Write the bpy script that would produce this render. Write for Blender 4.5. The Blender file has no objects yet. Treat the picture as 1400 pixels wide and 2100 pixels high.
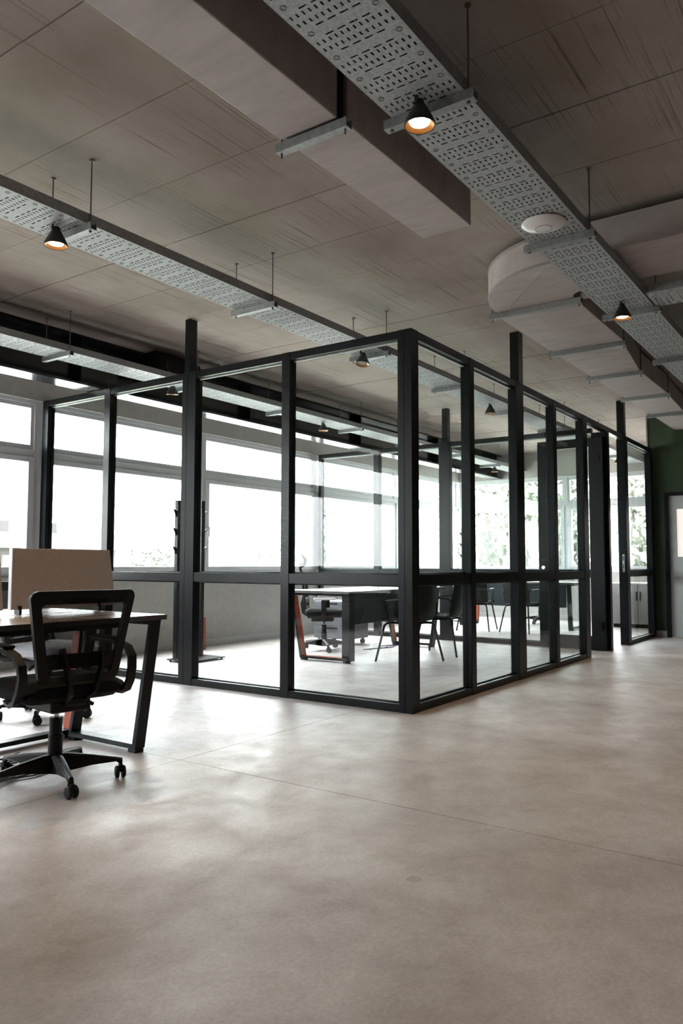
import bpy, math, random
from mathutils import Vector, Matrix
random.seed(7)
PI = math.pi
S = bpy.context.scene
COL = S.collection

# ------------------------------------------------------------------ camera
F_PX, YAW, PITCH, ROLL = 1580.0, 0.6104635, 0.0673557, 0.0016456
CAM = Vector((-4.7735, -2.7275, 1.05))
fw = Vector((math.cos(YAW)*math.cos(PITCH), math.sin(YAW)*math.cos(PITCH), math.sin(PITCH)))
rt = Vector((math.sin(YAW), -math.cos(YAW), 0))
up = rt.cross(fw)
rt2 = rt*math.cos(ROLL) + up*math.sin(ROLL)
up2 = up*math.cos(ROLL) - rt*math.sin(ROLL)
cd = bpy.data.cameras.new('camera')
cd.sensor_fit = 'HORIZONTAL'
cd.sensor_width = 36.0
cd.lens = F_PX/1400*36.0
cd.clip_start = 0.05
cd.clip_end = 400
cam = bpy.data.objects.new('camera', cd)
M = Matrix((rt2, up2, -fw)).transposed().to_4x4()
M.translation = CAM
cam.matrix_world = M
COL.objects.link(cam)
S.camera = cam

# ------------------------------------------------------------------ world, portals, exposure
W = bpy.data.worlds.new('overcast_sky')
S.world = W
W.use_nodes = True
bg = W.node_tree.nodes['Background']
SKY_ZENITH = 42.0      # standard overcast sky: zenith three times as bright as the horizon
wt = W.node_tree
tc_ = wt.nodes.new('ShaderNodeTexCoord')
sp_ = wt.nodes.new('ShaderNodeSeparateXYZ')
wt.links.new(tc_.outputs['Generated'], sp_.inputs['Vector'])
mx_ = wt.nodes.new('ShaderNodeMath'); mx_.operation = 'MAXIMUM'; mx_.inputs[1].default_value = 0.0
wt.links.new(sp_.outputs['Z'], mx_.inputs[0])
ma_ = wt.nodes.new('ShaderNodeMath'); ma_.operation = 'MULTIPLY_ADD'
ma_.inputs[1].default_value = SKY_ZENITH*2/3
ma_.inputs[2].default_value = SKY_ZENITH/3
wt.links.new(mx_.outputs[0], ma_.inputs[0])
wt.links.new(ma_.outputs[0], bg.inputs['Strength'])
bg.inputs['Color'].default_value = (0.95, 0.975, 1.0, 1)

def portal(name, loc, rot, sx, sy):
    l = bpy.data.lights.new(name, 'AREA')
    l.shape = 'RECTANGLE'
    l.size, l.size_y = sx, sy
    l.cycles.is_portal = True
    o = bpy.data.objects.new(name, l)
    o.location, o.rotation_euler = loc, rot
    COL.objects.link(o)
portal('window_wall_portal', (0, 4.60, 1.83), (-PI/2, 0, 0), 19.4, 1.86)
portal('far_wall_portal', (9.92, 2.2, 1.83), (PI/2, 0, PI/2), 4.4, 1.86)

S.view_settings.view_transform = 'Standard'
S.view_settings.look = 'None'
S.view_settings.gamma = 1.0
S.view_settings.use_curve_mapping = False
S.view_settings.exposure = 0.0
S.cycles.max_bounces = 10
S.cycles.diffuse_bounces = 5
S.cycles.glossy_bounces = 4
S.cycles.transparent_max_bounces = 32
S.cycles.sample_clamp_indirect = 8.0
S.cycles.caustics_reflective = False
S.cycles.caustics_refractive = False

# ------------------------------------------------------------------ helpers
ORG = {}

class B:
    """collects shapes for ONE mesh"""
    def __init__(s):
        s.v, s.f = [], []
    def add(s, vs, fs, M=None):
        o = len(s.v)
        s.v += [tuple(M @ Vector(p)) if M is not None else tuple(p) for p in vs]
        s.f += [tuple(i+o for i in f) for f in fs]
        return s
    def box(s, x0, x1, y0, y1, z0, z1, M=None):
        vs = [(x0,y0,z0),(x1,y0,z0),(x1,y1,z0),(x0,y1,z0),(x0,y0,z1),(x1,y0,z1),(x1,y1,z1),(x0,y1,z1)]
        return s.add(vs, [(0,3,2,1),(4,5,6,7),(0,1,5,4),(1,2,6,5),(2,3,7,6),(3,0,4,7)], M)
    def hexa(s, bot, top):
        """eight corners: four bottom (ccw from above), four top"""
        return s.add(list(bot)+list(top), [(0,3,2,1),(4,5,6,7),(0,1,5,4),(1,2,6,5),(2,3,7,6),(3,0,4,7)])
    def prism(s, poly, axis, a, b):
        n = len(poly)
        def P(p, t):
            return {'x':(t,p[0],p[1]), 'y':(p[0],t,p[1]), 'z':(p[0],p[1],t)}[axis]
        vs = [P(p,a) for p in poly] + [P(p,b) for p in poly]
        fs = [tuple(range(n))[::-1], tuple(range(n,2*n))] + [(i,(i+1)%n,n+(i+1)%n,n+i) for i in range(n)]
        return s.add(vs, fs)
    def bar(s, p, q, w, h, upv=(0,0,1)):
        """rectangular bar from p to q, width w across, height h along upv"""
        p, q = Vector(p), Vector(q)
        d = (q-p).normalized()
        u = Vector(upv); u = (u - d*u.dot(d)).normalized()
        r = d.cross(u)
        vs = []
        for c in (p, q):
            for a, b in ((-1,-1),(1,-1),(1,1),(-1,1)):
                vs.append(c + r*a*w/2 + u*b*h/2)
        return s.add(vs, [(0,1,2,3),(7,6,5,4),(0,4,5,1),(1,5,6,2),(2,6,7,3),(3,7,4,0)])
    def sweep(s, pts, prof, closed=False, upv=None):
        """sweep a 2d profile along points; profile axes = (side, up)"""
        pts = [Vector(p) for p in pts]
        n, m = len(pts), len(prof)
        o = len(s.v)
        last = None
        for i, p in enumerate(pts):
            if closed:
                d = (pts[(i+1) % n]-pts[i-1]).normalized()
            else:
                d = (pts[min(i+1,n-1)]-pts[max(i-1,0)]).normalized()
            if upv is not None:
                u = Vector(upv)
            elif last is None:
                u = Vector((0,0,1)) if abs(d.z) < .95 else Vector((1,0,0))
            else:
                u = last
            u = (u - d*u.dot(d))
            u = u.normalized() if u.length > 1e-6 else Vector((0,0,1))
            last = u
            r = d.cross(u)
            for a, b in prof:
                s.v.append(tuple(p + r*a + u*b))
        for i in range(n if closed else n-1):
            j = (i+1) % n
            for k in range(m):
                l = (k+1) % m
                s.f.append((o+i*m+k, o+i*m+l, o+j*m+l, o+j*m+k))
        if not closed:
            s.f.append(tuple(o+k for k in range(m))[::-1])
            s.f.append(tuple(o+(n-1)*m+k for k in range(m)))
        return s
    def tube(s, pts, r, seg=8, closed=False):
        prof = [(r*math.cos(2*PI*k/seg), r*math.sin(2*PI*k/seg)) for k in range(seg)]
        return s.sweep(pts, prof, closed)
    def lathe(s, prof, c=(0,0,0), seg=20, M=None, caps=True):
        """prof = [(r, z)] bottom to top"""
        o = len(s.v)
        for r, z in prof:
            for k in range(seg):
                a = 2*PI*k/seg
                p = Vector((c[0]+r*math.cos(a), c[1]+r*math.sin(a), c[2]+z))
                s.v.append(tuple(M @ p) if M is not None else tuple(p))
        for i in range(len(prof)-1):
            for k in range(seg):
                l = (k+1) % seg
                s.f.append((o+i*seg+k, o+i*seg+l, o+(i+1)*seg+l, o+(i+1)*seg+k))
        if caps:
            s.f.append(tuple(o+k for k in range(seg))[::-1])
            s.f.append(tuple(o+(len(prof)-1)*seg+k for k in range(seg)))
        return s
    def mesh(s, name, off=(0,0,0)):
        m = bpy.data.meshes.new(name)
        ox, oy, oz = off
        m.from_pydata([(x-ox, y-oy, z-oz) for x, y, z in s.v], [], s.f)
        m.update()
        return m
    def build(s, name, mat, parent=None, smooth=False, bevel=0.0, local=False, kind=None, label=None):
        off = (0,0,0) if (local or parent is None) else ORG.get(parent.name, (0,0,0))
        m = s.mesh(name, off)
        return link(name, m, mat, parent, smooth, bevel, kind, label)

def link(name, m, mat, parent=None, smooth=False, bevel=0.0, kind=None, label=None):
    if not m.materials:
        m.materials.append(mat)
    o = bpy.data.objects.new(name, m)
    COL.objects.link(o)
    if parent is not None:
        o.parent = parent
        ORG[o.name] = ORG.get(parent.name, (0,0,0))
    if smooth:
        m.shade_smooth()
        try:
            m.set_sharp_from_angle(angle=math.radians(40))
        except Exception:
            pass
    if bevel:
        b = o.modifiers.new('bevel', 'BEVEL')
        b.width, b.segments, b.limit_method = bevel, 2, 'ANGLE'
    if kind:
        o['kind'] = kind
    if label:
        o['label'] = label
    return o

def thing(name, label, cat, loc=(0,0,0), rz=0.0, group=None):
    o = bpy.data.objects.new(name, None)
    o.empty_display_size = 0.1
    o.location = loc
    o.rotation_euler = (0,0,rz)
    COL.objects.link(o)
    ORG[o.name] = tuple(loc)
    return tag(o, label, cat, group)

def tag(o, label=None, cat=None, group=None, kind=None):
    if label: o['label'] = label
    if cat: o['category'] = cat
    if group: o['group'] = group
    if kind: o['kind'] = kind
    return o

def dup(root, loc, rz, label, group=None):
    def cp(src, par):
        c = src.copy()
        COL.objects.link(c)
        if par is not None:
            c.parent = par
        for ch in list(src.children):
            cp(ch, c)
        return c
    r = cp(root, None)
    r.location, r.rotation_euler = loc, (0,0,rz)
    r['label'] = label
    if group: r['group'] = group
    return r

def struct(name, b, mat, **k):
    o = b.build(name, mat, **k)
    o['kind'] = 'structure'
    return o

# ------------------------------------------------------------------ materials
def mat(name, col, rough=0.5, metal=0.0, spec=0.5, **k):
    m = bpy.data.materials.new(name)
    m.use_nodes = True
    p = m.node_tree.nodes['Principled BSDF']
    p.inputs['Base Color'].default_value = (*col, 1)
    p.inputs['Roughness'].default_value = rough
    p.inputs['Metallic'].default_value = metal
    p.inputs['Specular IOR Level'].default_value = spec
    return m

def nd(m, t, **k):
    n = m.node_tree.nodes.new(t)
    for a, v in k.items():
        setattr(n, a, v)
    return n

def noise_mat(name, c1, c2, scale=6.0, rough=(0.5, 0.6), metal=0.0, detail=6.0, bump=0.0, bscale=None, lo=0.35, hi=0.65, stretch=(1,1,1), spec=0.5):
    m = mat(name, c1, rough[0], metal, spec)
    L = m.node_tree.links
    p = m.node_tree.nodes['Principled BSDF']
    tc = nd(m, 'ShaderNodeTexCoord')
    mp = nd(m, 'ShaderNodeMapping')
    mp.inputs['Scale'].default_value = stretch
    geo = nd(m, 'ShaderNodeNewGeometry')
    L.new(geo.outputs['Position'], mp.inputs['Vector'])
    n = nd(m, 'ShaderNodeTexNoise')
    n.inputs['Scale'].default_value = scale
    n.inputs['Detail'].default_value = detail
    n.inputs['Roughness'].default_value = 0.62
    L.new(mp.outputs['Vector'], n.inputs['Vector'])
    r = nd(m, 'ShaderNodeValToRGB')
    r.color_ramp.elements[0].position, r.color_ramp.elements[1].position = lo, hi
    r.color_ramp.elements[0].color = (*c1, 1)
    r.color_ramp.elements[1].color = (*c2, 1)
    L.new(n.outputs['Fac'], r.inputs['Fac'])
    L.new(r.outputs['Color'], p.inputs['Base Color'])
    mr = nd(m, 'ShaderNodeMapRange')
    mr.inputs['From Min'].default_value, mr.inputs['From Max'].default_value = lo, hi
    mr.inputs['To Min'].default_value, mr.inputs['To Max'].default_value = rough
    L.new(n.outputs['Fac'], mr.inputs['Value'])
    L.new(mr.outputs['Result'], p.inputs['Roughness'])
    if bump:
        b = nd(m, 'ShaderNodeBump')
        b.inputs['Strength'].default_value = bump
        b.inputs['Distance'].default_value = 0.01
        n2 = nd(m, 'ShaderNodeTexNoise')
        n2.inputs['Scale'].default_value = bscale or scale*8
        n2.inputs['Detail'].default_value = 4
        L.new(mp.outputs['Vector'], n2.inputs['Vector'])
        L.new(n2.outputs['Fac'], b.inputs['Height'])
        L.new(b.outputs['Normal'], p.inputs['Normal'])
    return m

STAIN = (-2.463, -1.408)
def floor_mat():
    m = mat('polished_concrete', (.5,.47,.45), .35)
    N, L = m.node_tree.nodes, m.node_tree.links
    p = N['Principled BSDF']
    geo = nd(m, 'ShaderNodeNewGeometry')
    def noise(sc, det, ro=.6, dist=0.0):
        n = nd(m, 'ShaderNodeTexNoise')
        n.inputs['Scale'].default_value = sc
        n.inputs['Detail'].default_value = det
        n.inputs['Roughness'].default_value = ro
        n.inputs['Distortion'].default_value = dist
        L.new(geo.outputs['Position'], n.inputs['Vector'])
        return n
    def ramp(src, stops):
        r = nd(m, 'ShaderNodeValToRGB')
        e = r.color_ramp.elements
        e[0].position, e[0].color = stops[0][0], (*stops[0][1], 1)
        e[1].position, e[1].color = stops[-1][0], (*stops[-1][1], 1)
        for q, c in stops[1:-1]:
            x = e.new(q); x.color = (*c, 1)
        L.new(src, r.inputs['Fac'])
        return r
    big = noise(0.9, 5, .6, .4)
    mid = noise(4.2, 12, .74, .25)
    fine = noise(70, 6, .75)
    r1 = ramp(big.outputs['Fac'], [(.34,(.455,.40,.38)), (.5,(.575,.53,.517)), (.66,(.66,.62,.612))])
    r2 = ramp(mid.outputs['Fac'], [(.3,(.78,.75,.73)), (.5,(.96,.95,.95)), (.7,(1.10,1.10,1.10))])
    r3 = ramp(fine.outputs['Fac'], [(.35,(.86,.86,.86)), (.65,(1.10,1.10,1.10))])
    mx = nd(m, 'ShaderNodeMix', data_type='RGBA', blend_type='MULTIPLY')
    mx.inputs['Factor'].default_value = 1
    L.new(r1.outputs['Color'], mx.inputs['A']); L.new(r2.outputs['Color'], mx.inputs['B'])
    mx2 = nd(m, 'ShaderNodeMix', data_type='RGBA', blend_type='MULTIPLY')
    mx2.inputs['Factor'].default_value = 1
    L.new(mx.outputs['Result'], mx2.inputs['A']); L.new(r3.outputs['Color'], mx2.inputs['B'])
    # an old round stain left on the slab
    ds = nd(m, 'ShaderNodeVectorMath', operation='DISTANCE')
    ds.inputs[1].default_value = (STAIN[0], STAIN[1], 0)
    L.new(geo.outputs['Position'], ds.inputs[0])
    sr = nd(m, 'ShaderNodeMapRange')
    sr.inputs['From Min'].default_value, sr.inputs['From Max'].default_value = .022, .030
    sr.inputs['To Min'].default_value, sr.inputs['To Max'].default_value = .35, 0
    L.new(ds.outputs['Value'], sr.inputs['Value'])
    mx3 = nd(m, 'ShaderNodeMix', data_type='RGBA')
    L.new(sr.outputs['Result'], mx3.inputs['Factor'])
    L.new(mx2.outputs['Result'], mx3.inputs['A'])
    mx3.inputs['B'].default_value = (.22,.17,.14,1)
    L.new(mx3.outputs['Result'], p.inputs['Base Color'])
    mr = nd(m, 'ShaderNodeMapRange')
    mr.inputs['From Min'].default_value, mr.inputs['From Max'].default_value = .3, .7
    mr.inputs['To Min'].default_value, mr.inputs['To Max'].default_value = .58, .36
    L.new(mid.outputs['Fac'], mr.inputs['Value'])
    L.new(mr.outputs['Result'], p.inputs['Roughness'])
    b = nd(m, 'ShaderNodeBump')
    b.inputs['Strength'].default_value = .08
    b.inputs['Distance'].default_value = .004
    L.new(fine.outputs['Fac'], b.inputs['Height'])
    L.new(b.outputs['Normal'], p.inputs['Normal'])
    return m

def ceiling_mat():
    """board-marked precast concrete: fine ridges along x that come and go"""
    m = mat('precast_concrete', (.4,.36,.32), .85, spec=.25)
    N, L = m.node_tree.nodes, m.node_tree.links
    p = N['Principled BSDF']
    geo = nd(m, 'ShaderNodeNewGeometry')
    def noise(sc, det, stretch=(1,1,1), ro=.6):
        mp = nd(m, 'ShaderNodeMapping')
        mp.inputs['Scale'].default_value = stretch
        L.new(geo.outputs['Position'], mp.inputs['Vector'])
        n = nd(m, 'ShaderNodeTexNoise')
        n.inputs['Scale'].default_value = sc
        n.inputs['Detail'].default_value = det
        n.inputs['Roughness'].default_value = ro
        L.new(mp.outputs['Vector'], n.inputs['Vector'])
        return n
    blot = noise(1.3, 6)
    r = nd(m, 'ShaderNodeValToRGB')
    e = r.color_ramp.elements
    e[0].position, e[0].color = .3, (.285,.238,.205,1)
    e[1].position, e[1].color = .68, (.385,.335,.31,1)
    L.new(blot.outputs['Fac'], r.inputs['Fac'])
    lines = noise(22, 3, (.035, 3.4, 1), .7)
    mask = noise(.9, 2, (1, 1, 1))
    lr = nd(m, 'ShaderNodeMapRange')
    lr.inputs['From Min'].default_value, lr.inputs['From Max'].default_value = .33, .42
    lr.inputs['To Min'].default_value, lr.inputs['To Max'].default_value = 1.0, 0.0
    L.new(lines.outputs['Fac'], lr.inputs['Value'])
    kr = nd(m, 'ShaderNodeMapRange')
    kr.inputs['From Min'].default_value, kr.inputs['From Max'].default_value = .38, .52
    L.new(mask.outputs['Fac'], kr.inputs['Value'])
    ml = nd(m, 'ShaderNodeMath', operation='MULTIPLY')
    L.new(lr.outputs['Result'], ml.inputs[0]); L.new(kr.outputs['Result'], ml.inputs[1])
    mx = nd(m, 'ShaderNodeMix', data_type='RGBA')
    L.new(ml.outputs['Value'], mx.inputs['Factor'])
    L.new(r.outputs['Color'], mx.inputs['A'])
    mx.inputs['B'].default_value = (.17,.145,.12,1)
    L.new(mx.outputs['Result'], p.inputs['Base Color'])
    b = nd(m, 'ShaderNodeBump', invert=True)
    b.inputs['Strength'].default_value = .5
    b.inputs['Distance'].default_value = .004
    L.new(ml.outputs['Value'], b.inputs['Height'])
    L.new(b.outputs['Normal'], p.inputs['Normal'])
    return m

def glass_mat(name, tint, ior=1.45):
    m = bpy.data.materials.new(name)
    m.use_nodes = True
    N, L = m.node_tree.nodes, m.node_tree.links
    N.clear()
    out = nd(m, 'ShaderNodeOutputMaterial')
    tr = nd(m, 'ShaderNodeBsdfTransparent'); tr.inputs['Color'].default_value = (*tint, 1)
    gl = nd(m, 'ShaderNodeBsdfGlossy'); gl.inputs['Roughness'].default_value = 0.0
    # Schlick reflectance, the same for both sides of the sheet
    geo = nd(m, 'ShaderNodeNewGeometry')
    dt = nd(m, 'ShaderNodeVectorMath', operation='DOT_PRODUCT')
    L.new(geo.outputs['Normal'], dt.inputs[0]); L.new(geo.outputs['Incoming'], dt.inputs[1])
    def op(o, a, b=None):
        n = nd(m, 'ShaderNodeMath', operation=o)
        for i, x in enumerate((a, b)):
            if x is None: continue
            if isinstance(x, (int, float)): n.inputs[i].default_value = x
            else: L.new(x, n.inputs[i])
        return n.outputs[0]
    c = op('ABSOLUTE', dt.outputs['Value'])
    f0 = ((ior-1)/(ior+1))**2
    fac = op('ADD', op('MULTIPLY', op('POWER', op('SUBTRACT', 1.0, c), 5.0), 1-f0), f0)
    mx = nd(m, 'ShaderNodeMixShader')
    L.new(fac, mx.inputs['Fac'])
    L.new(tr.outputs['BSDF'], mx.inputs[1]); L.new(gl.outputs['BSDF'], mx.inputs[2])
    L.new(mx.outputs['Shader'], out.inputs['Surface'])
    return m

def emit_mat(name, col, strength):
    m = bpy.data.materials.new(name)
    m.use_nodes = True
    p = m.node_tree.nodes['Principled BSDF']
    p.inputs['Base Color'].default_value = (*col, 1)
    p.inputs['Emission Color'].default_value = (*col, 1)
    p.inputs['Emission Strength'].default_value = strength
    return m

def mesh_fabric():
    """open woven net: threads are opaque, the gaps are holes"""
    m = bpy.data.materials.new('black_net')
    m.use_nodes = True
    N, L = m.node_tree.nodes, m.node_tree.links
    p = N['Principled BSDF']
    p.inputs['Base Color'].default_value = (.005,.005,.006,1)
    p.inputs['Roughness'].default_value = .8
    p.inputs['Specular IOR Level'].default_value = .2
    tc = nd(m, 'ShaderNodeTexCoord')
    sx = nd(m, 'ShaderNodeSeparateXYZ')
    L.new(tc.outputs['Object'], sx.inputs['Vector'])
    gaps = []
    for ax in ('X', 'Z'):
        mu = nd(m, 'ShaderNodeMath', operation='MULTIPLY'); mu.inputs[1].default_value = 330
        L.new(sx.outputs[ax], mu.inputs[0])
        fr = nd(m, 'ShaderNodeMath', operation='FRACT'); L.new(mu.outputs[0], fr.inputs[0])
        gt = nd(m, 'ShaderNodeMath', operation='GREATER_THAN'); gt.inputs[1].default_value = .5
        L.new(fr.outputs[0], gt.inputs[0])
        gaps.append(gt)
    mm = nd(m, 'ShaderNodeMath', operation='MULTIPLY')
    L.new(gaps[0].outputs[0], mm.inputs[0]); L.new(gaps[1].outputs[0], mm.inputs[1])
    tr = nd(m, 'ShaderNodeBsdfTransparent')
    mx = nd(m, 'ShaderNodeMixShader')
    L.new(mm.outputs[0], mx.inputs['Fac'])
    L.new(p.outputs['BSDF'], mx.inputs[1]); L.new(tr.outputs['BSDF'], mx.inputs[2])
    L.new(mx.outputs['Shader'], N['Material Output'].inputs['Surface'])
    return m

FLOOR = floor_mat()
CEIL = ceiling_mat()
JOINT = mat('joint_dark', (.16,.14,.125), .9)
WALL = noise_mat('grey_plaster', (.44,.43,.415), (.50,.49,.475), 14, (.8,.9), bump=.1)
WALLD = noise_mat('warm_grey_plaster', (.11,.105,.095), (.14,.13,.12), 9, (.8,.9), bump=.1)
GREEN = noise_mat('dark_green_paint', (.022,.042,.015), (.030,.054,.020), 5, (.5,.62), bump=.08)
PVC = noise_mat('white_window_profile', (.70,.72,.75), (.76,.78,.80), 3, (.35,.45))
STEEL = noise_mat('black_powder_coat', (.0035,.0042,.0055), (.006,.0075,.0095), 40, (.28,.38), bump=.03, spec=.27)
GASKET = mat('pale_glazing_strip', (.55,.56,.56), .5)
GLASS = glass_mat('partition_glass', (.955,.975,.968))
WGLASS = glass_mat('window_glass', (.97,.985,.98))
GALV = noise_mat('galvanised_steel', (.31,.325,.34), (.41,.43,.445), 70, (.5,.62), metal=.2, detail=2, lo=.4, hi=.6)
GALVD = noise_mat('galvanised_strut', (.27,.275,.28), (.36,.37,.38), 40, (.4,.55), metal=.6, detail=2)
RINGM = mat('stamped_ring', (.14,.15,.16), .6, .4)
ROD = mat('threaded_rod', (.18,.17,.165), .5, .7)
DUCT = noise_mat('duct_insulation', (.40,.345,.345), (.49,.43,.43), 5, (.75,.85), stretch=(2.5,.6,1), bump=.25, bscale=14)
DSEAM = mat('duct_seam_tape', (.30,.27,.27), .8)
BEAM = noise_mat('gloss_dark_paint', (.006,.007,.009), (.011,.013,.016), 8, (.12,.2))
BLACKP = mat('black_plastic', (.004,.004,.0045), .5, spec=.3)
BLACKF = noise_mat('black_fabric', (.004,.004,.005), (.008,.008,.009), 60, (.8,.9), spec=.2)
GREYF = noise_mat('light_grey_fabric', (.40,.40,.44), (.50,.50,.55), 80, (.85,.9))
NET = mesh_fabric()
CHROME = mat('chrome', (.75,.76,.78), .15, 1.0)
DESKW = noise_mat('pale_laminate', (.56,.52,.50), (.62,.58,.56), 4, (.22,.30), stretch=(.5,6,1))
DESKE = mat('desk_edge_band', (.08,.07,.07), .5)
ORANGE = noise_mat('orange_lacquer', (.34,.048,.010), (.40,.062,.014), 10, (.35,.45))
DARKG = noise_mat('dark_petrol_panel', (.012,.020,.026), (.018,.028,.034), 3, (.25,.35))
SCREENM = noise_mat('taupe_felt', (.42,.368,.345), (.50,.44,.415), 120, (.9,.95), bump=.2)
PEDE = noise_mat('dark_grey_laminate', (.10,.10,.115), (.13,.13,.145), 12, (.4,.5))
CABG = noise_mat('grey_laminate', (.30,.30,.30), (.34,.34,.34), 12, (.4,.5))
DOORW = noise_mat('off_white_door', (.62,.63,.63), (.68,.69,.69), 4, (.4,.5))
FROST = emit_mat('frosted_glow_glass', (.95,.88,.80), 0.75)  # glow put into the pane in place of light from behind
SKIRT = mat('pale_skirting', (.55,.54,.53), .5)
LAMPB = noise_mat('lamp_black', (.012,.010,.009), (.02,.017,.014), 20, (.35,.45))
LAMPI = mat('lamp_bronze_inner', (.45,.22,.08), .3, .8)
LAMPE = emit_mat('lamp_glow', (1.0,.72,.42), 60.0)
LAMPOFF = mat('lamp_unlit_diffuser', (.45,.42,.38), .4)
APW = mat('white_plastic', (.80,.77,.80), .22)
CABLE = mat('grey_cable', (.10,.10,.11), .5)
CABLEB = mat('slot_darkening_cable', (.02,.02,.022), .5)
PURPLE = mat('violet_cable', (.12,.09,.22), .5)
GRASS = noise_mat('outdoor_ground', (.32,.33,.28), (.40,.40,.36), .3, (.9,1))
LEAF = noise_mat('leaves', (.15,.165,.125), (.25,.262,.215), 2.5, (.6,.8))
BARK = noise_mat('bark', (.16,.13,.10), (.24,.20,.16), 9, (.9,1))
HOUSE = noise_mat('render_wall', (.040,.038,.036), (.050,.048,.046), 1.2, (.9,1))
ROOFM = noise_mat('roof_tiles', (.018,.015,.0145), (.026,.022,.020), 3, (.9,1))
HGLASS = mat('dark_pane', (.10,.12,.14), .1)

ZC = 3.24          # ceiling height
H = 2.757          # partition height
X0, X1 = -9.8, 9.75
Y0, Y1 = -7.6, 4.45

# ------------------------------------------------------------------ floor: slabs between saw cuts
fl = struct('floor', B().box(X0-.3, X1+.3, Y0-.3, Y1+.3, -.20, -.012), JOINT)
xs = [X0-.3, -6.02, -1.82, 2.38, 6.58, X1+.3]
ys = [Y0-.3, -3.80, .395, Y1+.3]
g = .002
for i in range(len(xs)-1):
    for j in range(len(ys)-1):
        B().box(xs[i]+g, xs[i+1]-g, ys[j]+g, ys[j+1]-g, -.012, 0).build('floor_slab', FLOOR, fl)

# ------------------------------------------------------------------ ceiling: precast planks with shallow joints
ce = struct('ceiling', B().box(X0-.3, X1+.3, Y0-.3, Y1+.3, ZC+.006, ZC+.25), CEIL)
k = -12
while True:
    a = -2.41 + .5935*k
    b = a + .5935
    k += 1
    if b < X0: continue
    if a > X1: break
    dz = random.uniform(0, .004)
    B().box(max(a, X0-.3)+.003, min(b, X1+.3)-.003, Y0-.3, Y1+.3, ZC+dz, ZC+.02).build('ceiling_plank', CEIL, ce)

# ------------------------------------------------------------------ walls
WB, WT = .91, 2.752    # window band
w = B()
w.box(X0-.3, X1+.3, Y1, Y1+.28, 0, WB)
w.box(X0-.3, X1+.3, Y1, Y1+.28, WT, ZC+.02)
w.box(X0-.3, -7.45, Y1, Y1+.28, WB, WT)
w.box(-2.79, -1.34, Y1, Y1+.28, WB, WT)
struct('wall_left', w, WALL)
struct('baseboard_left', B().box(X0, X1, Y1-.014, Y1, 0, .085), SKIRT, bevel=.003)
w = B()
w.box(X1, X1+.28, -.12, Y1, 0, WB)
w.box(X1, X1+.28, -.12, Y1, WT, ZC+.02)
w.box(X1, X1+.28, -.12, .06, WB, WT)
struct('wall_far', w, WALL)
struct('baseboard_far', B().box(X1-.014, X1, .06, Y1-.014, 0, .085), SKIRT, bevel=.003)
struct('wall_rear', B().box(X0-.3, X0, Y0-.3, Y1, 0, ZC+.02), WALLD)
struct('wall_right', B().box(X0, 7.16, Y0-.3, Y0, 0, ZC+.02), WALLD)
# green wall with a door opening, and its return towards the far room
DY0, DY1, DZ = -1.17, -.15, 2.10
w = B()
w.box(7.16, 7.32, DY1, .075, 0, ZC+.02)
w.box(7.16, 7.32, DY0, DY1, DZ, ZC+.02)
w.box(7.16, 7.32, Y0-.3, DY0, 0, ZC+.02)
struct('wall_green', w, GREEN)
struct('trim_1', B().box(7.135, 7.16, .06, .078, H, ZC), WALL)
struct('wall_return', B().box(7.32, X1, -.12, .06, 0, ZC+.02), WALL)
struct('baseboard_green', B().box(7.145, 7.16, DY1+.005, .0, 0, .09), SKIRT, bevel=.003)

# door in the green wall
d = thing('door_1', 'off-white door with a glowing frosted pane in the dark green wall', 'door', (7.16, -.66, 0))
d['kind'] = 'structure'
fr = B()
fr.box(7.12, 7.24, DY1-.055, DY1, 0, DZ); fr.box(7.12, 7.24, DY0, DY0+.055, 0, DZ); fr.box(7.12, 7.24, DY0+.055, DY1-.055, DZ-.05, DZ)
fr.build('door_frame', STEEL, d, bevel=.003)
lf = B()
ly0, ly1, gy0, gy1, gz0, gz1 = DY0+.058, DY1-.058, DY0+.20, -.305, 1.157, 1.86
lf.box(7.17, 7.215, ly0, gy0, .008, DZ-.053); lf.box(7.17, 7.215, gy1, ly1, .008, DZ-.053)
lf.box(7.17, 7.215, gy0, gy1, .008, gz0); lf.box(7.17, 7.215, gy0, gy1, gz1, DZ-.053)
lf = lf.build('door_leaf', DOORW, d)
B().box(7.185, 7.20, gy0, gy1, gz0, gz1).build('door_pane', FROST, lf, label='frosted glass pane glowing as if lit from the room behind')
gb = B()
for a in ((gy0-.02, gy0+.006, gz0-.02, gz1+.02), (gy1-.006, gy1+.02, gz0-.02, gz1+.02)):
    gb.box(7.163, 7.222, *a)
gb.box(7.163, 7.222, gy0, gy1, gz0-.02, gz0+.006); gb.box(7.163, 7.222, gy0, gy1, gz1-.006, gz1+.02)
gb.build('glazing_bead', DOORW, lf)
B().tube([(7.17,-1.03,1.02),(7.12,-1.03,1.02),(7.12,-.92,1.02)], .009).build('door_handle', CHROME, d, smooth=True)
# wall behind that door; the pane carries its own glow
struct('wall_behind_door', B().box(8.9, 9.0, -3.0, -.12, 0, ZC), WALL)

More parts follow.
